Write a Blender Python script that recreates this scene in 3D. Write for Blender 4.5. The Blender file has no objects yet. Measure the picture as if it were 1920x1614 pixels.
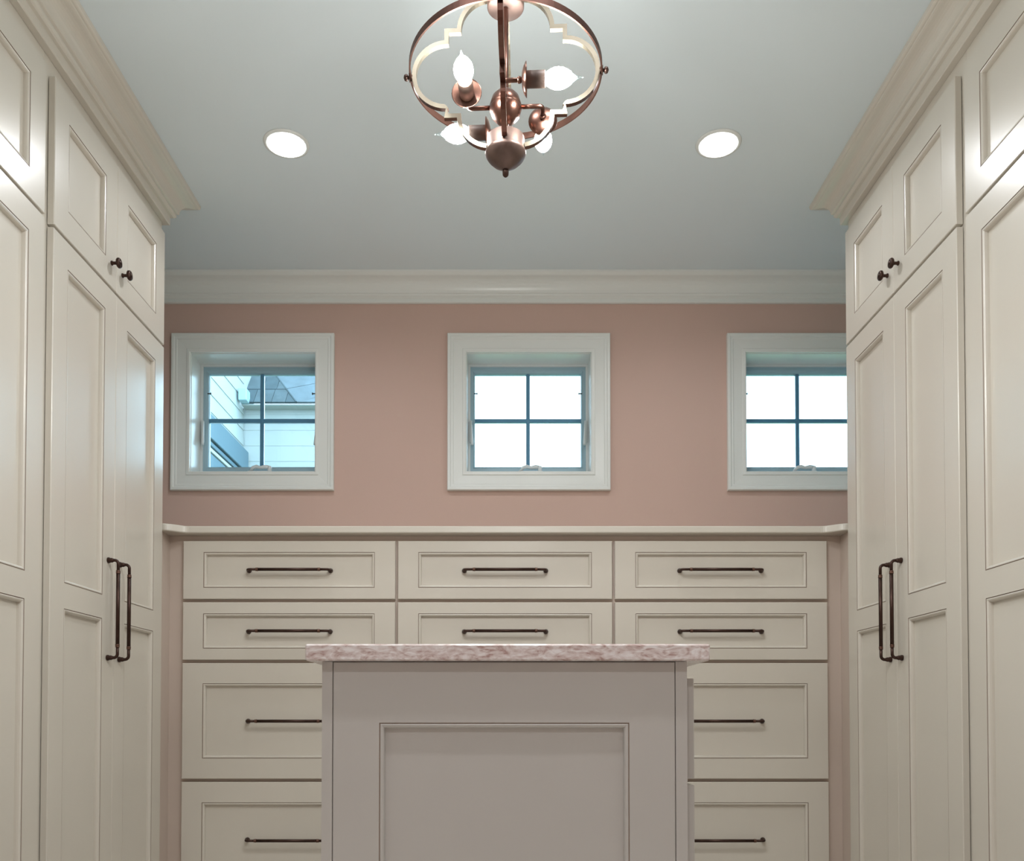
import bpy, math, random
from mathutils import Vector, Matrix
random.seed(3)
S = bpy.context.scene
COL = S.collection
R = math.radians

# ------------------------------------------------------------------ camera, sky, exposure
EYE = 0.767                                     # height of the lens above the floor
cam_d = bpy.data.cameras.new('camera')
cam = bpy.data.objects.new('camera', cam_d)
COL.objects.link(cam)
cam.location = (0, 0, EYE)
cam.rotation_euler = (R(91.3), 0, 0)
cam_d.sensor_fit = 'HORIZONTAL'
cam_d.sensor_width = 36.0
cam_d.lens = 1650 / 1920 * 36.0
cam_d.shift_x = 0.00677
cam_d.shift_y = 0.26331
cam_d.clip_start = 0.02
S.camera = cam

world = bpy.data.worlds.new('overcast_sky')
S.world = world
world.use_nodes = True
wn = world.node_tree.nodes
wn['Background'].inputs[0].default_value = (0.56, 0.82, 1.0, 1)
wn['Background'].inputs[1].default_value = 6.0

S.view_settings.view_transform = 'Standard'
S.view_settings.look = 'None'
S.view_settings.gamma = 1.0
S.view_settings.use_curve_mapping = False
S.view_settings.exposure = 0.28

DOWNLIGHT = 30.0                                # watts of each recessed lamp
DOWNLIGHT_WINDOW = 13.0                         # the pair nearest the windows runs dimmed
BULB = 220.0                                     # radiance of a candle bulb


# ------------------------------------------------------------------ materials
def mat(name, col, rough=0.5, metal=0.0, spec=0.5, coat=0.0, emit=None, noise=0.0, nscale=8.0, bump=0.0, bscale=200.0):
    m = bpy.data.materials.new(name)
    m.use_nodes = True
    nt = m.node_tree
    b = nt.nodes['Principled BSDF']
    b.inputs['Base Color'].default_value = (*col, 1)
    b.inputs['Roughness'].default_value = rough
    b.inputs['Metallic'].default_value = metal
    b.inputs['Specular IOR Level'].default_value = spec
    b.inputs['Coat Weight'].default_value = coat
    b.inputs['Coat Roughness'].default_value = 0.22
    if emit:
        b.inputs['Emission Color'].default_value = (*emit[0], 1)
        b.inputs['Emission Strength'].default_value = emit[1]
    if noise or bump:
        tc = nt.nodes.new('ShaderNodeTexCoord')
        if noise:
            n = nt.nodes.new('ShaderNodeTexNoise')
            n.inputs['Scale'].default_value = nscale
            n.inputs['Detail'].default_value = 4
            nt.links.new(tc.outputs['Object'], n.inputs['Vector'])
            r = nt.nodes.new('ShaderNodeValToRGB')
            r.color_ramp.elements[0].position = 0.3
            r.color_ramp.elements[1].position = 0.7
            r.color_ramp.elements[0].color = (*[c * (1 - noise) for c in col], 1)
            r.color_ramp.elements[1].color = (*[min(1, c * (1 + noise)) for c in col], 1)
            nt.links.new(n.outputs['Fac'], r.inputs['Fac'])
            nt.links.new(r.outputs['Color'], b.inputs['Base Color'])
        if bump:
            n2 = nt.nodes.new('ShaderNodeTexNoise')
            n2.inputs['Scale'].default_value = bscale
            nt.links.new(tc.outputs['Object'], n2.inputs['Vector'])
            bp = nt.nodes.new('ShaderNodeBump')
            bp.inputs['Strength'].default_value = bump
            bp.inputs['Distance'].default_value = 0.001
            nt.links.new(n2.outputs['Fac'], bp.inputs['Height'])
            nt.links.new(bp.outputs['Normal'], b.inputs['Normal'])
    return m


M_CREAM = mat('cream_paint', (0.69, 0.64, 0.555), rough=0.33, spec=0.5, coat=0.6, noise=0.015, nscale=3)
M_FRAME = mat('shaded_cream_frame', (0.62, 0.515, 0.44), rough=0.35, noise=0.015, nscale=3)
M_GROOVE_SHADE = mat('groove_shade_line', (0.40, 0.31, 0.25), rough=0.5)  # shadow in the moulding grooves, put in as a brown colour
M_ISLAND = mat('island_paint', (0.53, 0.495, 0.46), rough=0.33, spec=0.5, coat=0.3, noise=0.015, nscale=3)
M_WALL = mat('dusty_pink_wall_paint', (0.645, 0.455, 0.385), rough=0.6, spec=0.3, noise=0.02, nscale=2, bump=0.15)
M_PALE = mat('pale_wall_paint', (0.74, 0.74, 0.71), rough=0.6, spec=0.3, noise=0.02, nscale=2)
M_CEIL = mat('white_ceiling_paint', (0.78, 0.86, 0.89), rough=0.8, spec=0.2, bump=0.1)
M_TRIM = mat('white_trim_paint', (0.82, 0.84, 0.81), rough=0.25, spec=0.5)
M_VINYL = mat('white_window_vinyl', (0.76, 0.80, 0.80), rough=0.3)
M_FLOOR = mat('pale_carpet', (0.76, 0.72, 0.66), rough=0.9, noise=0.06, nscale=60)
M_BRONZE = mat('dark_bronze', (0.06, 0.032, 0.024), rough=0.38, metal=0.75, noise=0.2, nscale=40)
M_COLLAR = mat('worn_bronze_collar', (0.14, 0.075, 0.055), rough=0.35, metal=0.8)
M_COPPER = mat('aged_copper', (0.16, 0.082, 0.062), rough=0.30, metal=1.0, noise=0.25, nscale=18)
M_HOOP = mat('dark_copper', (0.11, 0.055, 0.042), rough=0.48, metal=1.0, noise=0.25, nscale=18)
M_ROSE = mat('matte_rose_copper', (0.17, 0.115, 0.098), rough=0.46, metal=0.85, noise=0.22, nscale=30)
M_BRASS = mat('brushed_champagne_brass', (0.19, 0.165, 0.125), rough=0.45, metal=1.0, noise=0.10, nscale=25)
M_SOCKET = mat('dark_socket', (0.075, 0.047, 0.036), rough=0.5, metal=0.2)
M_BULB = mat('lit_bulb', (1, 1, 1), emit=((0.98, 1.0, 0.97), BULB))
M_LENS = mat('lit_lens', (1, 1, 1), emit=((1.0, 1.0, 1.0), 6.0))
M_MUNTIN = mat('backlit_blue_muntin', (0.10, 0.27, 0.42), rough=0.4)  # white vinyl with the blue of backlighting daylight put into its colour
M_SASH = mat('daylit_blue_sash', (0.37, 0.53, 0.60), rough=0.3)  # daylight's blue glow on white vinyl put into the colour
M_BLACK = mat('black_metal', (0.03, 0.03, 0.035), rough=0.5)
M_SIDING = mat('pale_siding', (0.41, 0.42, 0.41), rough=0.7, noise=0.03, nscale=3)
M_SLATE = mat('slate_shingle', (0.075, 0.095, 0.105), rough=0.8, noise=0.2, nscale=12, bump=0.4, bscale=80)
M_SLATE2 = mat('slate_shingle_dark', (0.055, 0.075, 0.085), rough=0.8, noise=0.2, nscale=12)
M_SLATE3 = mat('blue_grey_shingle', (0.12, 0.145, 0.165), rough=0.8, noise=0.15, nscale=12)
M_DARKFRAME = mat('blue_grey_frame', (0.10, 0.16, 0.20), rough=0.5)
M_GROUND = mat('grass_ground', (0.10, 0.14, 0.06), rough=0.9, noise=0.3, nscale=3)


def glass_mat():
    m = bpy.data.materials.new('window_glass')
    m.use_nodes = True
    nt = m.node_tree
    for n in list(nt.nodes):
        nt.nodes.remove(n)
    out = nt.nodes.new('ShaderNodeOutputMaterial')
    mix = nt.nodes.new('ShaderNodeMixShader')
    tr = nt.nodes.new('ShaderNodeBsdfTransparent')
    gl = nt.nodes.new('ShaderNodeBsdfGlossy')
    fr = nt.nodes.new('ShaderNodeFresnel')
    fr.inputs['IOR'].default_value = 1.45
    tr.inputs['Color'].default_value = (0.90, 0.96, 0.97, 1)
    gl.inputs['Roughness'].default_value = 0.02
    nt.links.new(fr.outputs[0], mix.inputs[0])
    nt.links.new(tr.outputs[0], mix.inputs[1])
    nt.links.new(gl.outputs[0], mix.inputs[2])
    nt.links.new(mix.outputs[0], out.inputs[0])
    return m


def quartz_mat():
    m = bpy.data.materials.new('rose_white_quartz')
    m.use_nodes = True
    nt = m.node_tree
    b = nt.nodes['Principled BSDF']
    b.inputs['Roughness'].default_value = 0.16
    tc = nt.nodes.new('ShaderNodeTexCoord')
    mp = nt.nodes.new('ShaderNodeMapping')
    mp.inputs['Scale'].default_value = (1.0, 1.0, 2.4)
    n1 = nt.nodes.new('ShaderNodeTexNoise')
    n1.inputs['Scale'].default_value = 22
    n1.inputs['Detail'].default_value = 8
    n1.inputs['Distortion'].default_value = 2.2
    n2 = nt.nodes.new('ShaderNodeTexNoise')
    n2.inputs['Scale'].default_value = 60
    n2.inputs['Detail'].default_value = 6
    n2.inputs['Distortion'].default_value = 1.0
    mx = nt.nodes.new('ShaderNodeMath')
    mx.operation = 'MULTIPLY_ADD'
    mx.inputs[1].default_value = 0.65
    m2 = nt.nodes.new('ShaderNodeMath')
    m2.operation = 'MULTIPLY'
    m2.inputs[1].default_value = 0.35
    r = nt.nodes.new('ShaderNodeValToRGB')
    e = r.color_ramp.elements
    e[0].position = 0.36
    e[0].color = (0.42, 0.27, 0.24, 1)
    e[1].position = 0.62
    e[1].color = (0.82, 0.76, 0.74, 1)
    k = r.color_ramp.elements.new(0.47)
    k.color = (0.64, 0.52, 0.49, 1)
    nt.links.new(tc.outputs['Object'], mp.inputs['Vector'])
    nt.links.new(mp.outputs[0], n1.inputs['Vector'])
    nt.links.new(mp.outputs[0], n2.inputs['Vector'])
    nt.links.new(n2.outputs['Fac'], m2.inputs[0])
    nt.links.new(n1.outputs['Fac'], mx.inputs[0])
    nt.links.new(m2.outputs[0], mx.inputs[2])
    nt.links.new(mx.outputs[0], r.inputs['Fac'])
    nt.links.new(r.outputs['Color'], b.inputs['Base Color'])
    return m


M_GLASS = glass_mat()
M_QUARTZ = quartz_mat()
M_TIP = glass_mat()
M_TIP.name = 'clear_bulb_tip'
_mx = [n for n in M_TIP.node_tree.nodes if n.type == 'MIX_SHADER'][0]
for _l in list(_mx.inputs[0].links):
    M_TIP.node_tree.links.remove(_l)
_mx.inputs[0].default_value = 0.06
[n for n in M_TIP.node_tree.nodes if n.type == 'BSDF_GLOSSY'][0].inputs['Roughness'].default_value = 0.12


# ------------------------------------------------------------------ mesh helper
class MB:
    """collects vertices and faces of ONE mesh object"""

    def __init__(self):
        self.v, self.f, self.mi, self.sm = [], [], [], []

    def face(self, idx, mi=0, smooth=False):
        self.f.append(tuple(idx)); self.mi.append(mi); self.sm.append(smooth)

    def quad(self, a, b, c, d, mi=0):
        n = len(self.v)
        self.v += [tuple(a), tuple(b), tuple(c), tuple(d)]
        self.face((n, n + 1, n + 2, n + 3), mi)

    def box(self, x0, x1, y0, y1, z0, z1, bev=0.0, mi=0):
        if bev <= 0:
            n = len(self.v)
            self.v += [(x, y, z) for x in (x0, x1) for y in (y0, y1) for z in (z0, z1)]
            for q in ((0, 1, 3, 2), (4, 6, 7, 5), (0, 4, 5, 1), (2, 3, 7, 6), (0, 2, 6, 4), (1, 5, 7, 3)):
                self.face([n + i for i in q], mi)
            return
        b = min(bev, (x1 - x0) / 2.01, (y1 - y0) / 2.01, (z1 - z0) / 2.01)
        lo, hi = (x0, y0, z0), (x1, y1, z1)
        n = len(self.v)
        idx = {}
        for cx in (0, 1):
            for cy in (0, 1):
                for cz in (0, 1):
                    c = [(lo, hi)[s][i] for i, s in enumerate((cx, cy, cz))]
                    for ax in range(3):                    # the vertex lying on the face normal to ax
                        p = list(c)
                        for j in range(3):
                            if j != ax:
                                p[j] += -b if (cx, cy, cz)[j] else b
                        idx[(cx, cy, cz, ax)] = len(self.v)
                        self.v.append(tuple(p))
        for ax in range(3):
            o = [i for i in range(3) if i != ax]
            for s in (0, 1):
                q = []
                for (p_, q_) in ((0, 0), (1, 0), (1, 1), (0, 1)):
                    c = [0, 0, 0]; c[ax] = s; c[o[0]] = p_; c[o[1]] = q_
                    q.append(idx[(*c, ax)])
                self.face(q, mi)
            for (p_, q_) in ((0, 0), (1, 0), (1, 1), (0, 1)):  # bevel along ax
                c0 = [0, 0, 0]; c0[o[0]] = p_; c0[o[1]] = q_; c0[ax] = 0
                c1 = list(c0); c1[ax] = 1
                self.face((idx[(*c0, o[0])], idx[(*c1, o[0])], idx[(*c1, o[1])], idx[(*c0, o[1])]), mi)
        for cx in (0, 1):
            for cy in (0, 1):
                for cz in (0, 1):
                    self.face([idx[(cx, cy, cz, a)] for a in range(3)], mi)

    def loops(self, rects, mis=None):
        """rects: list of (x0,x1,z0,z1,y); bridges each with the next"""
        base = len(self.v)
        for (x0, x1, z0, z1, y) in rects:
            self.v += [(x0, y, z0), (x1, y, z0), (x1, y, z1), (x0, y, z1)]
        for k in range(len(rects) - 1):
            for i in range(4):
                j = (i + 1) % 4
                a = base + 4 * k
                self.face((a + i, a + j, a + 4 + j, a + 4 + i), mis[k] if mis else 0)
        return base

    def tube(self, pts, rad, n=12, cap=True, mi=0, smooth=True):
        pts = [Vector(p) for p in pts]
        if not isinstance(rad, (list, tuple)):
            rad = [rad] * len(pts)
        base = len(self.v)
        t0 = (pts[1] - pts[0]).normalized()
        up = Vector((0, 0, 1)) if abs(t0.z) < 0.9 else Vector((1, 0, 0))
        nrm = (up - up.dot(t0) * t0).normalized()
        for i, p in enumerate(pts):
            if i == 0: t = pts[1] - pts[0]
            elif i == len(pts) - 1: t = pts[-1] - pts[-2]
            else:
                t = (pts[i + 1] - pts[i]).normalized() + (pts[i] - pts[i - 1]).normalized()
                if t.length < 1e-6: t = pts[i + 1] - pts[i]
            if t.length < 1e-9: t = t0
            t = t.normalized()
            nrm = nrm - nrm.dot(t) * t
            nrm.normalize()
            bn = t.cross(nrm)
            for k in range(n):
                a = 2 * math.pi * k / n
                self.v.append(tuple(p + (nrm * math.cos(a) + bn * math.sin(a)) * rad[i]))
        for i in range(len(pts) - 1):
            for k in range(n):
                k2 = (k + 1) % n
                self.face((base + i * n + k, base + i * n + k2, base + (i + 1) * n + k2, base + (i + 1) * n + k), mi, smooth)
        if cap:
            self.face([base + k for k in range(n)][::-1], mi)
            self.face([base + (len(pts) - 1) * n + k for k in range(n)], mi)

    def lathe(self, o, axis, prof, n=24, mi=0, smooth=True, mi_of=None):
        """prof: (distance along axis, radius)"""
        o = Vector(o); ax = Vector(axis).normalized()
        u = Vector((1, 0, 0)) if abs(ax.x) < 0.9 else Vector((0, 1, 0))
        u = (u - u.dot(ax) * ax).normalized(); w = ax.cross(u)
        base = len(self.v)
        for (d, r) in prof:
            for k in range(n):
                a = 2 * math.pi * k / n
                self.v.append(tuple(o + ax * d + (u * math.cos(a) + w * math.sin(a)) * max(r, 1e-5)))
        for i in range(len(prof) - 1):
            m_ = mi_of(i) if mi_of else mi
            for k in range(n):
                k2 = (k + 1) % n
                self.face((base + i * n + k, base + i * n + k2, base + (i + 1) * n + k2, base + (i + 1) * n + k), m_, smooth)
        self.face([base + k for k in range(n)][::-1], mi_of(0) if mi_of else mi)
        self.face([base + (len(prof) - 1) * n + k for k in range(n)], mi_of(len(prof) - 2) if mi_of else mi)

    def sweep(self, path, prof, closed_prof=True, mi=0):
        """sweeps a profile (p outward to the left-normal side, z) along a flat polyline with mitred corners.
        path: list of (x,y); prof: list of (p,z)"""
        base = len(self.v)
        P = [Vector(p) for p in path]
        for i, p in enumerate(P):
            def nrm(a, b):
                d = (b - a).normalized()
                return Vector((d.y, -d.x))            # right-hand normal
            if i == 0: m = nrm(P[0], P[1])
            elif i == len(P) - 1: m = nrm(P[-2], P[-1])
            else:
                a, b = nrm(P[i - 1], p), nrm(p, P[i + 1])
                m = (a + b) / (1 + a.dot(b))
            for (q, z) in prof:
                self.v.append((p.x + m.x * q, p.y + m.y * q, z))
        n = len(prof)
        for i in range(len(P) - 1):
            for k in range(n):
                k2 = (k + 1) % n
                self.face((base + i * n + k, base + (i + 1) * n + k, base + (i + 1) * n + k2, base + i * n + k2), mi)
        self.face([base + k for k in range(n)], mi)
        self.face([base + (len(P) - 1) * n + k for k in range(n)][::-1], mi)

    def build(self, name, mats, parent=None, kind=None, label=None, loc=None):
        me = bpy.data.meshes.new(name)
        me.from_pydata(self.v, [], self.f)
        if not isinstance(mats, (list, tuple)): mats = [mats]
        for m in mats: me.materials.append(m)
        me.polygons.foreach_set('material_index', self.mi)
        me.polygons.foreach_set('use_smooth', self.sm)
        me.update()
        import bmesh
        bm = bmesh.new(); bm.from_mesh(me)
        bmesh.ops.recalc_face_normals(bm, faces=bm.faces)
        bm.to_mesh(me); bm.free()
        o = bpy.data.objects.new(name, me)
        COL.objects.link(o)
        if parent: o.parent = parent
        if kind: o['kind'] = kind
        if label: o['label'] = label
        if loc: o.location = loc
        return o


def place(name, mesh, parent, loc=(0, 0, 0), rot=(0, 0, 0)):
    o = bpy.data.objects.new(name, mesh)
    COL.objects.link(o)
    o.parent = parent
    o.location = loc
    o.rotation_euler = rot
    return o


def thing(name, label, cat, loc=(0, 0, 0), rz=0, group=None):
    o = bpy.data.objects.new(name, None)
    COL.objects.link(o)
    o.empty_display_size = 0.1
    o.location = loc
    o.rotation_euler = (0, 0, rz)
    o['label'] = label
    o['category'] = cat
    if group: o['group'] = group
    return o


def tag(o, label, cat, group=None):
    o['label'] = label; o['category'] = cat
    if group: o['group'] = group
    return o


# ------------------------------------------------------------------ room shell
CEIL = EYE + 1.855
YB = 3.675                      # face of the wall with the windows
XW = 1.80                       # side walls
YF = -1.2                       # wall behind the camera

WIN = [(-1.0588, 1), (0.0997, 2), (1.2738, 3)]    # window centres
OW, OZ0, OZ1 = 0.520, EYE + 1.0429, EYE + 1.5423     # clear opening
JT = 0.02                       # jamb board thickness


def slab_with_holes(mb, x0, x1, z0, z1, y0, y1, holes):
    xs = sorted({x0, x1} | {h[0] for h in holes} | {h[1] for h in holes})
    zs = sorted({z0, z1} | {h[2] for h in holes} | {h[3] for h in holes})
    inside = lambda x, z: any(h[0] < x < h[1] and h[2] < z < h[3] for h in holes)
    for i in range(len(xs) - 1):
        for j in range(len(zs) - 1):
            if inside((xs[i] + xs[i + 1]) / 2, (zs[j] + zs[j + 1]) / 2): continue
            for y in (y0, y1):
                mb.quad((xs[i], y, zs[j]), (xs[i + 1], y, zs[j]), (xs[i + 1], y, zs[j + 1]), (xs[i], y, zs[j + 1]))
    for h in holes + [(x0, x1, z0, z1)]:
        mb.loops([(h[0], h[1], h[2], h[3], y0), (h[0], h[1], h[2], h[3], y1)])


mb = MB(); mb.box(-XW - .2, XW + .2, YF - .2, YB + .2, -0.1, 0.0); mb.build('floor', M_FLOOR, kind='structure')
mb = MB(); mb.box(-XW - .2, XW + .2, YF - .2, YB + .2, CEIL, CEIL + 0.12); mb.build('ceiling', M_CEIL, kind='structure')
mb = MB(); mb.box(-XW - .2, -XW, YF, YB, 0, CEIL); mb.build('wall_left', M_PALE, kind='structure')
mb = MB(); mb.box(XW, XW + .2, YF, YB, 0, CEIL); mb.build('wall_right', M_PALE, kind='structure')
mb = MB(); mb.box(-XW - .2, XW + .2, YF - .2, YF, 0, CEIL); mb.build('wall_front', M_WALL, kind='structure')
mb = MB()
slab_with_holes(mb, -XW - .2, XW + .2, 0, CEIL, YB, YB + .2,
                [(c - OW / 2 - JT, c + OW / 2 + JT, OZ0 - JT, OZ1 + JT) for c, _ in WIN])
mb.build('wall_back', M_WALL, kind='structure')
mb = MB(); mb.quad((-40, -20, -0.4), (40, -20, -0.4), (40, 60, -0.4), (-40, 60, -0.4))
mb.build('ground', M_GROUND, kind='structure')

# crown mouldings: cabinets (with riser) and window wall
def arc(p0, p1, bulge, n=6):
    """points from p0 to p1 along a curve bulging sideways"""
    (x0, z0), (x1, z1) = p0, p1
    dx, dz = x1 - x0, z1 - z0
    out = []
    for i in range(n + 1):
        t = i / n
        b = 4 * t * (1 - t) * bulge
        out.append((x0 + dx * t - dz * b, z0 + dz * t + dx * b))
    return out


CZ = CEIL - 0.0005
cab_prof = [(0.0005, CZ - .114), (.019, CZ - .114), (.021, CZ - .112), (.021, CZ - .084), (.030, CZ - .083)]
cab_prof += arc((.0305, CZ - .082), (.036, CZ - .066), -.22, 5)
cab_prof += [(.042, CZ - .064)]
cab_prof += arc((.044, CZ - .062), (.083, CZ - .020), .20, 8)
cab_prof += [(.088, CZ - .018)] + arc((.090, CZ - .016), (.100, CZ - .006), -.25, 4) + [(.101, CZ), (0.0005, CZ)]
wall_prof = [(0.0005, CZ - .100), (.010, CZ - .100), (.014, CZ - .098), (.014, CZ - .082), (.019, CZ - .078)]
wall_prof += arc((.021, CZ - .077), (.026, CZ - .068), -.2, 4)
wall_prof += arc((.030, CZ - .066), (.078, CZ - .018), .18, 8)
wall_prof += [(.083, CZ - .016), (.094, CZ - .008), (.095, CZ), (0.0005, CZ)]
CX = 1.2                        # plane of the tall cabinets' face frames
Y_N, Y_M, Y_F = 1.462, 2.2505, 3.039   # near end, joint, far end of the tall cabinets
mb = MB(); mb.sweep([(-CX, Y_N), (-CX, Y_F), (-XW + .001, Y_F)], cab_prof); mb.build('trim_1', M_CREAM, kind='structure')
mb = MB(); mb.sweep([(XW - .001, Y_F), (CX, Y_F), (CX, Y_N)], cab_prof); mb.build('trim_2', M_CREAM, kind='structure')
mb = MB(); mb.sweep([(-XW + .001, YB), (XW - .001, YB)], wall_prof); mb.build('trim_3', M_TRIM, kind='structure')

# ------------------------------------------------------------------ windows
def make_window(c, n):
    w = bpy.data.objects.new('window_%d' % n, None)
    COL.objects.link(w)
    w['kind'] = 'structure'
    w.location = (c, YB, OZ0)
    H = OZ1 - OZ0
    a = OW / 2
    rect = lambda i, y: (-a + i, a - i, i, H - i, y)
    # picture-frame casing: profile from the outer edge inwards (inset from the opening edge, y off the wall)
    mb = MB()
    prof = [(-.0815, -.0006), (-.0815, -.019), (-.079, -.022), (-.070, -.022), (-.066, -.0185), (-.058, -.0185), (-.055, -.016),
            (-.018, -.0135), (-.016, -.017), (-.006, -.0175), (-.002, -.015), (-.002, -.0006)]
    mb.loops([rect(i, y) for i, y in prof] + [rect(*prof[0])])
    mb.build('casing', M_TRIM, w)
    # jamb boards lining the hole
    mb = MB()
    mb.loops([rect(0, -.002), rect(0, .132), rect(-JT + .0005, .132), rect(-JT + .0005, -.002), rect(0, -.002)])
    mb.build('jamb', M_TRIM, w)
    # fixed frame, then the sash
    def r4(s, t, b, y): return (-a + s, a - s, b, H - t, y)
    mb = MB()
    mb.loops([r4(.0005, .0005, .0005, .106), r4(.010, .010, .016, .106), r4(.010, .010, .016, .131), r4(.0005, .0005, .0005, .131), r4(.0005, .0005, .0005, .106)])
    mb.build('frame', M_VINYL, w)
    mb = MB()
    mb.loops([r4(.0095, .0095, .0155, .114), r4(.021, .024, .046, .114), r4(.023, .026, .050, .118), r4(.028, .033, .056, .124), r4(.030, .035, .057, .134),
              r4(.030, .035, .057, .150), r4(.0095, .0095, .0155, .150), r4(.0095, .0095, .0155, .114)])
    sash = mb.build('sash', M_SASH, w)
    gx0, gx1, gz0, gz1 = -a + .030, a - .030, .057, H - .035
    mz = (gz0 + gz1) / 2
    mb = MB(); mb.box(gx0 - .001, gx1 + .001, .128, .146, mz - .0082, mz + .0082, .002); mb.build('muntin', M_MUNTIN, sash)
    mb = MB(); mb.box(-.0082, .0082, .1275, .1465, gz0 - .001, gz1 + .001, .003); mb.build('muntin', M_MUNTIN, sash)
    for x0, x1 in ((gx0, -.0084), (.0084, gx1)):
        for z0, z1 in ((gz0, mz - .0084), (mz + .0084, gz1)):
            mb = MB(); mb.box(x0, x1, .136, .140, z0, z1); mb.build('pane', M_GLASS, sash)
    # crank operator folded on the sill
    mb = MB()
    zb = .0005
    mb.loops([(-.042, .060, zb, zb + .001, .062), (-.042, .060, zb, zb + .022, .064)])
    mb.box(-.042, .058, .064, .098, zb, zb + .022, .006)
    mb.tube([(-.036, .078, zb + .022), (-.022, .074, zb + .038), (-.006, .072, zb + .043), (.010, .072, zb + .038), (.030, .072, zb + .041), (.046, .072, zb + .040)],
            [.006, .008, .008, .007, .009, .008], n=10)
    mb.lathe((.050, .072, zb + .034), (0, 0, 1), [(-.014, .007), (-.010, .0095), (.006, .0095), (.011, .006)], 12)
    mb.build('crank_handle', M_VINYL, w)
    for s in (-1, 1):
        mb = MB()
        x = s * (a - .012)
        mb.box(x - .006, x + .006, .094, .1058, .155, .250, .002)
        mb.tube([(x - s * .002, .094, .245), (x - s * .004, .090, .20), (x - s * .006, .084, .155), (x - s * .006, .082, .140)], [.004, .0045, .006, .0065], n=8)
        mb.build('lock_lever', M_VINYL, w)
        mb = MB()
        x = s * (a - .030)
        mb.box(x - .009, x + .009, .120, .1235, gz1 - .090, gz1 - .086)
        mb.box(x - s * .009 - .002, x - s * .009 + .002, .119, .1245, gz1 - .092, gz1 - .084)
        mb.build('screen_clip', M_BLACK, w)
    return w


for c, n in WIN:
    make_window(c, n)


# ------------------------------------------------------------------ doors, drawers, pulls, knobs
def panel_front(mb, x0, x1, z0, z1, thick, openings, yf=0.0):
    """shaker front, face at y=yf looking along -y. openings: (x0,x1,z0,z1), stacked in one column.
    material 0 paint, 1 painted groove shade"""
    e = .0018
    mb.loops([(x0, x1, z0, z1, yf + thick), (x0, x1, z0, z1, yf + e), (x0 + e, x1 - e, z0 + e, z1 - e, yf)])
    mb.quad((x0, yf + thick, z0), (x1, yf + thick, z0), (x1, yf + thick, z1), (x0, yf + thick, z1))
    X0, X1, Z0, Z1 = x0 + e, x1 - e, z0 + e, z1 - e
    ox0, ox1 = openings[0][0], openings[0][1]
    mb.quad((X0, yf, Z0), (ox0, yf, Z0), (ox0, yf, Z1), (X0, yf, Z1))
    mb.quad((ox1, yf, Z0), (X1, yf, Z0), (X1, yf, Z1), (ox1, yf, Z1))
    zz = [Z0]
    for o in sorted(openings, key=lambda q: q[2]):
        zz += [o[2], o[3]]
    zz.append(Z1)
    for k in range(0, len(zz), 2):
        mb.quad((ox0, yf, zz[k]), (ox1, yf, zz[k]), (ox1, yf, zz[k + 1]), (ox0, yf, zz[k + 1]))
    for (a, b, c, d) in openings:
        r = lambda i, y: (a + i, b - i, c + i, d - i, yf + y)
        mb.loops([r(0, 0), r(.0003, .0026), r(.0020, .0026), r(.0022, .0006), r(.0040, .0000), r(.0065, .0008), r(.0088, .0030), r(.0102, .0075), r(.0106, .0130), r(.0106, .0160)],
                 [1, 1, 1, 0, 0, 0, 0, 0, 0])


def inner_panel(mb, o, yf=0.0):
    a, b, c, d = o
    i = .0104
    mb.box(a + i, b - i, yf + .0132, yf + .0165, c + i, d - i)


def make_pull_mesh(length=.290):
    """bar pull along local z, centred, standing off along -y from y=0"""
    mb = MB()
    h = length / 2
    so = .031
    for s in (-1, 1):
        mb.lathe((0, 0, s * h), (0, -1, 0), [(0, .0085), (.004, .0088), (.009, .0066), (.012, .0072), (.015, .0058), (.018, .005)], 14)
        pts = [(0, -.016, s * h)]
        for k in range(7):
            a = k / 6 * math.pi / 2
            pts.append((0, -.020 - .011 * math.sin(a), s * (h - .011 * (1 - math.cos(a)))))
        pts.append((0, -so, s * (h - .034)))
        mb.tube(pts, .0046, n=12)
        mb.lathe((0, -so, s * (h - .030)), (0, 0, -s), [(0, .0046), (.001, .0062), (.004, .0062), (.005, .0056), (.0065, .0066), (.009, .0066), (.010, .0054)], 14, mi=1)
    mb.tube([(0, -so, -h + .036), (0, -so, h - .036)], .0056, n=16)
    o = mb.build('pull_handle', [M_BRONZE, M_COLLAR])
    me = o.data
    bpy.data.objects.remove(o)
    return me


def make_knob_mesh():
    mb = MB()
    mb.lathe((0, 0, 0), (0, -1, 0), [(0, .0065), (.003, .0068), (.006, .0045), (.012, .0048), (.016, .0062), (.018, .0125), (.0205, .0150), (.0245, .0150), (.0275, .0130), (.0285, .0095),
                                     (.0278, .0075), (.0300, .0050), (.0308, .0015)], 20)
    o = mb.build('knob', M_BRONZE)
    me = o.data
    bpy.data.objects.remove(o)
    return me


PULL = make_pull_mesh()
KNOB = make_knob_mesh()

# ------------------------------------------------------------------ tall cabinets
TW = .788                       # width of one tall cabinet
DT = .020                       # door thickness
DX = [(.0225, .3935), (.3957, .7660)]   # the two doors of a pair
TOE = .10


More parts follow.
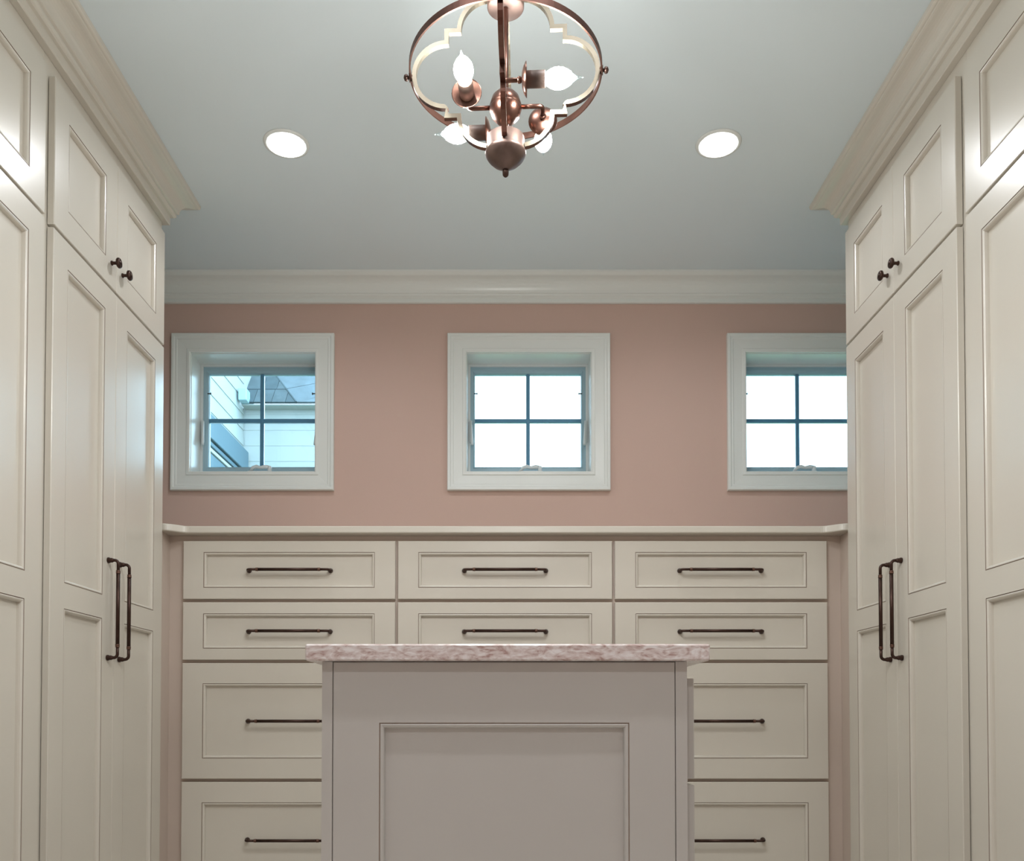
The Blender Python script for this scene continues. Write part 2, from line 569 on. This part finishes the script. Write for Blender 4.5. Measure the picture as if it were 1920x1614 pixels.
def tall_cabinet(label, origin, rz):
    t = thing('tall_cabinet', label, 'cabinet', origin, rz, 'tall cream cabinets along the side walls')
    mb = MB(); mb.box(0, TW, 0, .598, TOE, CEIL - .0008, .001); mb.build('carcass', M_CREAM, t)
    mb = MB(); mb.box(.002, TW - .002, .06, .59, 0.0, TOE + .001); mb.build('toe_kick', M_CREAM, t)
    st = .074
    up = (EYE + 1.2975, EYE + 1.690)
    lo = (TOE + .025, EYE + 1.2895)
    for k, (a, b) in enumerate(DX):
        op = (a + st, b - st, EYE + 1.372, EYE + 1.613)
        mb = MB(); panel_front(mb, a, b, up[0], up[1], DT - .0025, [op], -DT)
        d = mb.build('upper_door', [M_CREAM, M_GROOVE_SHADE], t)
        mb = MB(); inner_panel(mb, op, -DT); mb.build('panel', M_CREAM, d)
        kx = (b - .037) if k == 0 else (a + .035)
        place('knob', KNOB, d, (kx, -DT, EYE + 1.3695))
        ops = [(a + st, b - st, EYE + .367, EYE + 1.2155), (a + st, b - st, lo[0] + .095, EYE + .2988)]
        mb = MB(); panel_front(mb, a, b, lo[0], lo[1], DT - .0025, ops, -DT)
        d = mb.build('lower_door', [M_CREAM, M_GROOVE_SHADE], t)
        for op in ops:
            mb = MB(); inner_panel(mb, op, -DT); mb.build('panel', M_CREAM, d)
        place('pull_handle', PULL, d, (kx - .003 if k == 0 else kx, -DT, EYE + .330))
    return t


tall_cabinet('tall cream cabinet on the left beside the dresser, both its knobs and pulls in view', (-CX, Y_M + .0005, 0), R(90))
tall_cabinet('tall cream cabinet on the left cut off by the photo edge, nearest the camera', (-CX, Y_N, 0), R(90))
tall_cabinet('tall cream cabinet on the right beside the dresser, both its knobs and pulls in view', (CX, Y_F, 0), R(-90))
tall_cabinet('tall cream cabinet on the right cut off by the photo edge, nearest the camera', (CX, Y_M, 0), R(-90))

# ------------------------------------------------------------------ wide dresser under the windows
DY = 3.135                      # its face frame
d = thing('dresser', 'wide built-in cream dresser of twelve drawers under the three windows', 'dresser', (0, DY, 0))
mb = MB()
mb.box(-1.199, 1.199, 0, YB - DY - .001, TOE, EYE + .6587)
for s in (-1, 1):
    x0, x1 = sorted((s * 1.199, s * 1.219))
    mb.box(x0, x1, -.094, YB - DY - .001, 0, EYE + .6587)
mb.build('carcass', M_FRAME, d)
mb = MB(); mb.box(-1.19, 1.19, .06, .5, 0, TOE + .001); mb.build('toe_kick', M_CREAM, d)
cols = [(-1.144, -.3905), (-.3805, .3805), (.3905, 1.144)]
rows = [(.6370, .4300, .040), (.4183, .2136, .040), (.2022, -.2072, .072), (-.2185, -.6255, .072)]
for (h1, h0, rail) in rows:
    for (a, b) in cols:
        z0, z1 = EYE + h0, EYE + h1
        op = (a + .0725, b - .0725, z0 + rail, z1 - rail)
        mb = MB(); panel_front(mb, a, b, z0, z1, .0175, [op], -.020)
        dr = mb.build('drawer', [M_CREAM, M_GROOVE_SHADE], d)
        mb = MB(); inner_panel(mb, op, -.020); mb.build('panel', M_CREAM, dr)
        place('pull_handle', PULL, dr, ((a + b) / 2, -.0068, (z0 + z1) / 2 - .001), (0, R(90), 0))

# painted top with flared ends, running from wall to wall
pts = []
yfr, yfl = 3.085, Y_F + .003
pts.append((-XW + .002, YB - .001)); pts.append((-XW + .002, yfl))
for k in range(0, 13):
    t = k / 12
    x = -1.188 + t * .075
    s_ = t * t * (3 - 2 * t)
    pts.append((x, yfl + (yfr - yfl) * s_))
right = [(-x, y) for x, y in pts[::-1]]
poly = pts + right
zb, zt = EYE + .659, EYE + .6838
mb = MB()
n = len(poly)
e = .003
cen = Vector((0, 3.4))
for z, ins in ((zb, e), (zb + e, 0), (zt - e, 0), (zt, e)):
    for (x, y) in poly:
        mb.v.append((x, y + (ins if y < 3.3 else 0), z))
for k in range(3):
    for i in range(n):
        j = (i + 1) % n
        mb.face((k * n + i, k * n + j, (k + 1) * n + j, (k + 1) * n + i))
mb.face(list(range(n))[::-1]); mb.face([3 * n + i for i in range(n)])
tag(mb.build('worktop', M_CREAM), 'long cream painted top with flared ends lying on the dresser', 'countertop')

# ------------------------------------------------------------------ island
IY = 1.725                      # front of its end panel
isl = thing('island', 'cream island cabinet with a recessed end panel in the middle of the room', 'island', (0, IY, 0))
IX0, IX1 = -.359, .357
IZ = EYE + .1148
IL = .72
mb = MB()
mb.box(IX0, IX0 + .0205, 0, IL, TOE, IZ)                         # left side skin, its edge showing as a stile
mb.box(IX1 - .0225, IX1, 0, IL, TOE, IZ)                         # right side face frame
mb.box(IX0 + .0215, IX1 - .0235, .018, IL, TOE, IZ)
mb.build('carcass', M_ISLAND, isl)
mb = MB(); mb.box(IX0 + .03, IX1 - .05, .05, IL - .03, 0, TOE + .001); mb.build('toe_kick', M_ISLAND, isl)
op = (-.2466, .2435, TOE + .11, EYE - .0050)
mb = MB(); panel_front(mb, IX0 + .0213, IX1 - .0233, TOE, IZ - .0003, .0175, [op], 0.0005)
ep = mb.build('end_panel', [M_ISLAND, M_GROOVE_SHADE], isl)
mb = MB(); inner_panel(mb, op, 0.0005); mb.build('panel', M_ISLAND, ep)
for (z0, z1) in ((EYE - .1165, EYE + .0832), (EYE - .375, EYE - .1290), (TOE + .03, EYE - .3870)):
    # right side drawers, facing +x
    m2 = MB()
    w_ = IL - .07
    op2 = (.06, w_ - .06, z0 + .045, z1 - .045)
    panel_front(m2, 0, w_, z0, z1, .0178, [op2], 0.0)
    m3 = MB(); inner_panel(m3, op2, 0.0)
    for m_ in (m2, m3):
        m_.v = [(IX1 + .0200 - y, .030 + x, z) for (x, y, z) in m_.v]
    dr = m2.build('drawer', [M_ISLAND, M_GROOVE_SHADE], isl)
    m3.build('panel', M_ISLAND, dr)
    ph = place('pull_handle', PULL, dr)
    ph.matrix_local = Matrix(((0, -1, 0, IX1 + .0068), (0, 0, 1, .030 + w_ / 2), (-1, 0, 0, (z0 + z1) / 2), (0, 0, 0, 1)))

mb = MB()
mb.box(-.3872, .3970, 1.70, 1.70 + IL + .05, EYE + .1153, EYE + .1475, .003)
tag(mb.build('island_countertop', M_QUARTZ), 'rose and white quartz slab lying on the island', 'countertop')


# ------------------------------------------------------------------ recessed lights
def recessed_light(x, y, label, group, watts):
    t = thing('recessed_light', label, 'ceiling light', (x, y, CEIL), 0, group)
    mb = MB()
    mb.lathe((0, 0, 0), (0, 0, -1), [(.0002, .073), (.003, .0718), (.0055, .067), (.0058, .0615), (.0015, .0600)], 40)
    mb.build('trim_ring', M_TRIM, t)
    mb = MB()
    mb.lathe((0, 0, 0), (0, 0, -1), [(.0060, .0605), (.0070, .058), (.0080, .03), (.0082, .001)], 40)
    mb.build('lens', M_LENS, t)
    ld = bpy.data.lights.new('downlight', 'SPOT')
    ld.energy = watts
    ld.color = (0.96, 0.985, 1.03)
    ld.spot_size = R(165)
    ld.spot_blend = 0.6
    ld.shadow_soft_size = 0.055
    lo = bpy.data.objects.new('downlight', ld)
    COL.objects.link(lo)
    lo.parent = t
    lo.location = (0, 0, -.012)


recessed_light(-.7037, 2.7908, 'round white recessed ceiling light left of the chandelier', 'recessed ceiling lights', DOWNLIGHT_WINDOW)
recessed_light(.6866, 2.7908, 'round white recessed ceiling light right of the chandelier', 'recessed ceiling lights', DOWNLIGHT_WINDOW)
for ly, where in ((1.33, 'above the front of the island'), (-.13, 'added for fill above the camera')):  # rear pair is unseen, added as fill; island shadows imply the other
    recessed_light(-.28, ly, 'round white recessed ceiling light %s, on the left' % where, 'recessed ceiling lights', DOWNLIGHT)
    recessed_light(.28, ly, 'round white recessed ceiling light %s, on the right' % where, 'recessed ceiling lights', DOWNLIGHT)

# ------------------------------------------------------------------ chandelier
CHX, CHY, CHZ = .0010, 1.71, EYE + 1.2760
ch = thing('chandelier', 'copper quatrefoil chandelier with four lit candle bulbs hanging from the ceiling', 'chandelier', (CHX, CHY, CHZ), R(-3))
top = CEIL - CHZ
mb = MB(); mb.lathe((0, 0, top), (0, 0, -1), [(.0003, .062), (.012, .064), (.020, .058), (.030, .030), (.036, .012)], 32); mb.build('canopy', M_COPPER, ch)
mb = MB(); mb.tube([(0, 0, top - .03), (0, 0, .18)], .0065, 14); mb.build('stem', M_COPPER, ch)
mb = MB(); mb.lathe((0, 0, 0), (0, 0, 1), [(.131, .008), (.132, .034), (.134, .0365), (.155, .0368), (.157, .0385), (.161, .0405), (.165, .0395), (.172, .035), (.180, .027), (.187, .016), (.193, .008)], 36)
mb.build('top_cap', M_ROSE, ch)
mb = MB(); mb.tube([(0, 0, .140), (0, 0, -.135)], .0058, 14); mb.build('centre_rod', M_COPPER, ch)
mb = MB()
mb.lathe((0, 0, 0), (0, 0, -1), [(.126, .008), (.127, .034), (.129, .0365), (.153, .0368), (.155, .0385), (.159, .0405), (.163, .0395), (.170, .035), (.178, .027), (.185, .016), (.191, .008), (.193, .006)], 40)
bc = mb.build('bottom_cap', M_ROSE, ch)
mb = MB(); mb.lathe((0, 0, 0), (0, 0, -1), [(.192, .0045), (.194, .0066), (.198, .0064), (.203, .0058), (.206, .0030), (.207, .0008)], 16)
mb.build('finial', M_BRONZE, bc)
mb = MB(); mb.lathe((0, 0, -.067), (0, 0, 1), [(-.034, .004), (-.0335, .010), (-.028, .018), (-.018, .0270), (-.004, .0318), (-.002, .0312), (0, .0312), (.002, .0318), (.018, .0270), (.028, .018), (.034, .006)], 32)
mb.build('hub', M_COPPER, ch)


def quarter_path():
    """half of the quatrefoil in the r-z plane, from bottom cap to top cap"""
    p = []
    def lobe(c, r, a0, a1, n=10):
        for i in range(n + 1):
            a = R(a0 + (a1 - a0) * i / n)
            p.append((c[0] + r * math.cos(a), c[1] + r * math.sin(a)))
    lobe((.0285, -.083), .0635, -82, 0)
    p.append((.117, -.083))
    p.append((.117, -.062))
    lobe((.117, .0005), .0645, -90, 90, 20)
    p.append((.117, .066))
    p.append((.117, .088))
    lobe((.0285, .088), .0635, 0, 82)
    return p


qp = quarter_path()
# drop near duplicates
q2 = [qp[0]]
for p in qp[1:]:
    if (Vector(p) - Vector(q2[-1])).length > .0015: q2.append(p)
qp = q2


def band_mesh(rad=.0085, wid=.0100):
    """flat bar following qp in the x-z plane, mitred; returns MB"""
    mb = MB()
    n = len(qp)
    for i, p in enumerate(qp):
        p = Vector(p)
        def nrm(a, b):
            d = (Vector(b) - Vector(a)).normalized()
            return Vector((d.y, -d.x))
        if i == 0: m = nrm(qp[0], qp[1])
        elif i == n - 1: m = nrm(qp[-2], qp[-1])
        else:
            a, b = nrm(qp[i - 1], qp[i]), nrm(qp[i], qp[i + 1])
            m = (a + b) / max(.5, 1 + a.dot(b))
        for q, y in ((-rad / 2, -wid / 2), (rad / 2, -wid / 2), (rad / 2, wid / 2), (-rad / 2, wid / 2)):
            mb.v.append((p.x + m.x * q, y, p.y + m.y * q))
    for i in range(n - 1):
        for k in range(4):
            k2 = (k + 1) % 4
            mb.face((i * 4 + k, i * 4 + k2, (i + 1) * 4 + k2, (i + 1) * 4 + k), 1 if k == 1 else 0)  # outer face in darker copper paints in its lack of bulb light
    mb.face((3, 2, 1, 0)); mb.face([(n - 1) * 4 + k for k in range(4)])
    return mb


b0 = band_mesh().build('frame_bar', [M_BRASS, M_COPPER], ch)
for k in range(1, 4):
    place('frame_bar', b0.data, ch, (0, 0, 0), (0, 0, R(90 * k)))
# hoop around the widest part
mb = MB()
N = 96
for k in range(N):
    a = 2 * math.pi * k / N
    for r, z in ((.1870, -.0065), (.1900, -.0065), (.1900, .0065), (.1870, .0065)):
        mb.v.append((r * math.cos(a), r * math.sin(a), z))
for k in range(N):
    k2 = (k + 1) % N
    for j in range(4):
        j2 = (j + 1) % 4
        mb.face((k * 4 + j, k * 4 + j2, k2 * 4 + j2, k2 * 4 + j), 0, False)
hoop = mb.build('hoop', M_HOOP, ch)
for k in range(4):
    a = R(90 * k)
    u = Vector((math.cos(a), math.sin(a), 0))
    mb = MB()
    mb.lathe(u * .1836, u, [(0, .0045), (.0062, .0085), (.0078, .0085), (.008, .0035), (.010, .0032), (.011, .0055), (.014, .0066), (.0175, .0052), (.0192, .001)], 14)
    mb.build('rivet_knob', M_BRONZE, hoop)

# four arms in a pinwheel: each reaches out from the hub, then turns a quarter anticlockwise
proto = None
for k in range(4):
    ang = R(-90 + 90 * k)
    zc = -.067
    mb = MB()
    path = [(.028, 0, zc), (.066, 0, zc)]
    for i in range(1, 6):
        a = i / 5 * math.pi / 2
        path.append((.066 + .007 * math.sin(a), .007 * (1 - math.cos(a)), zc))
    path.append((.073, .036, zc))
    mb.tube(path, .0042, 12)
    mb.lathe((.073, .026, zc), (0, 1, 0), [(0, .0042), (.002, .0062), (.006, .0062), (.008, .0042)], 14)
    arm = mb.build('arm', M_COPPER, ch)
    arm.rotation_euler = (0, 0, ang)
    mb = MB(); mb.lathe((.073, .034, zc), (0, 1, 0), [(0, .005), (.001, .012), (.004, .022), (.0085, .0288), (.0098, .0292), (.0090, .0270), (.0055, .012), (.0050, .006)], 28)
    mb.build('bobeche', M_COPPER, arm)
    mb = MB(); mb.lathe((.073, .0395, zc), (0, 1, 0), [(0, .0135), (.001, .0145), (.038, .0145), (.0395, .0135), (.0396, .008)], 22)
    mb.build('socket', M_SOCKET, arm)
    mb = MB()
    prof = [(0, .0095), (.004, .0118), (.010, .0150), (.018, .0178), (.026, .0185), (.034, .0172), (.042, .0140), (.049, .0100), (.054, .0068), (.060, .0040), (.066, .0022), (.073, .0008)]
    mb.lathe((.073, .0785, zc), (0, 1, 0), prof, 22, mi_of=lambda i: 0 if i < 7 else 1)
    mb.build('bulb', [M_BULB, M_TIP], arm)

# ------------------------------------------------------------------ the house wing outside the left window
hw = thing('house_wing', 'pale sided wing of the house with a slate roof outside the left window', 'house', (-2.1, 7.0, -.4))
G = EYE + .4                    # lens height above the ground, so heights below are G + height over the lens


def lap_board(mb, p0, p1, z0, z1, out, t=.016, b=.003):
    """one lap siding board from p0 to p1 (x,y), thicker at its lower edge, standing out along 'out'"""
    o = Vector(out)
    n = len(mb.v)
    for p in (p0, p1):
        p = Vector(p)
        for (q, z) in ((0, z0), (t, z0), (b, z1), (0, z1)):
            mb.v.append((p.x + o.x * q, p.y + o.y * q, z))
    for k in range(4):
        k2 = (k + 1) % 4
        mb.face((n + k, n + k2, n + 4 + k2, n + 4 + k))
    mb.face((n + 3, n + 2, n + 1, n)); mb.face((n + 4, n + 5, n + 6, n + 7))


EXP = .125
WE = .76                        # length of the facing wall
ztop = G + 2.50
k = 0
while True:
    z0 = G + 2.32 - EXP * 18 + EXP * k
    if z0 > G + 4.2: break
    mb = MB(); lap_board(mb, (0, -1.9), (0, -.001), z0, z0 + EXP, (1, 0), .007, .002); mb.build('siding_board', M_SIDING, hw)
    if z0 < ztop - .01:
        mb = MB(); lap_board(mb, (.017, 0), (WE, 0), z0, min(z0 + EXP, ztop), (0, -1), .005, .0025); mb.build('siding_board', M_SIDING, hw)
    k += 1
mb = MB(); mb.box(-.3, -.001, -1.9, .3, 0, G + 4.3); mb.box(0, WE - .001, .001, .3, 0, ztop); mb.build('wall', M_SIDING, hw)
# dark framed window on the left wall
mb = MB(); mb.box(.002, .055, -1.9, -.03, G + 1.964, G + 2.135, .004)
wf = mb.build('window', M_DARKFRAME, hw)
mb = MB(); mb.box(.002, .040, -1.9, -.16, G + 1.925, G + 1.955, .003); mb.build('head_trim', M_DARKFRAME, wf)
mb = MB(); mb.box(.002, .032, -1.9, -.22, G + 1.890, G + 1.918, .003); mb.build('head_trim', M_SIDING, wf)
mb = MB(); mb.box(.002, .024, -1.9, -.26, G + 1.0, G + 1.885, .003); mb.build('pane', M_DARKFRAME, wf)
# eave return against the left wall, then the roof slope with its hip
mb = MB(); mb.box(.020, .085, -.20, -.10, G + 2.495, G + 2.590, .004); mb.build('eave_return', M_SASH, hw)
mb = MB(); mb.box(.02, WE, -.110, .0, G + 2.484, G + 2.494, .002); mb.build('soffit', M_SIDING, hw)
sl = R(50)


def slope_piece(outline, mt, name, thick=.012, lift=0.0):
    """flat piece on the roof slope; outline in (x along eave, s up the slope)"""
    mb = MB()
    nv = Vector((0, -math.sin(sl), math.cos(sl)))
    n = len(outline)
    for q in (lift, lift + thick):
        for (x, s_) in outline:
            mb.v.append((x, -.12 + s_ * math.cos(sl) + nv.y * q, G + 2.495 + s_ * math.sin(sl) + nv.z * q))
    mb.face(list(range(n))[::-1]); mb.face([n + i for i in range(n)])
    for i in range(n):
        j = (i + 1) % n
        mb.face((i, j, n + j, n + i))
    mb.build(name, mt, hw)


hip = lambda s_: .455 - .56 * s_          # x of the hip line at slope height s
end = lambda s_: .70 - .30 * s_
CR = .19
slope_piece([(.02, 0.004), (.70, 0.004), (.45, .76), (.02, .76)], M_SLATE2, 'roof_deck', .004, -.006)
for r_ in range(4):
    s0, s1 = r_ * CR, (r_ + 1) * CR - .004
    x = .03
    ws = [.13, .11, .14, .12, .13] if r_ % 2 else [.09, .14, .11, .13, .12]
    for i, w_ in enumerate(ws):
        a0, a1 = x + .0015, x + w_ - .0015
        g = .004
        if a0 > hip(s0) - g - .01: break
        out = [(a0, s0), (min(a1, hip(s0) - g), s0)]
        if a1 < hip(s0) - g: out.append((a1, min(s1, (.455 - g - a1) / .56)))
        if a0 < hip(s1) - g:
            if a1 > hip(s1) - g: out.append((hip(s1) - g, s1))
            out.append((a0, s1))
        else:
            out.append((a0, (.455 - g - a0) / .56))
        slope_piece(out, (M_SLATE, M_SLATE2)[(i * 2 + r_) % 3 == 0], 'shingle', .012, .004 if r_ % 2 else .002)
        x += w_
slope_piece([(hip(0) - .004, 0), (hip(0) + .006, 0), (hip(.76) + .006, .76), (hip(.76) - .004, .76)], M_SLATE2, 'hip_cap', .014, .004)
for r_ in range(3):
    s0, s1 = r_ * .20, (r_ + 1) * .20 - .005
    slope_piece([(hip(s0) + .008, s0), (end(s0), s0 + .11), (end(s1), s1 + .11), (hip(s1) + .008, s1)], M_SLATE3, 'shingle', .012, .003)
slope_piece([(hip(0) + .008, -.0), (.72, 0), (.70, .105)], M_SLATE3, 'shingle', .012, .003)
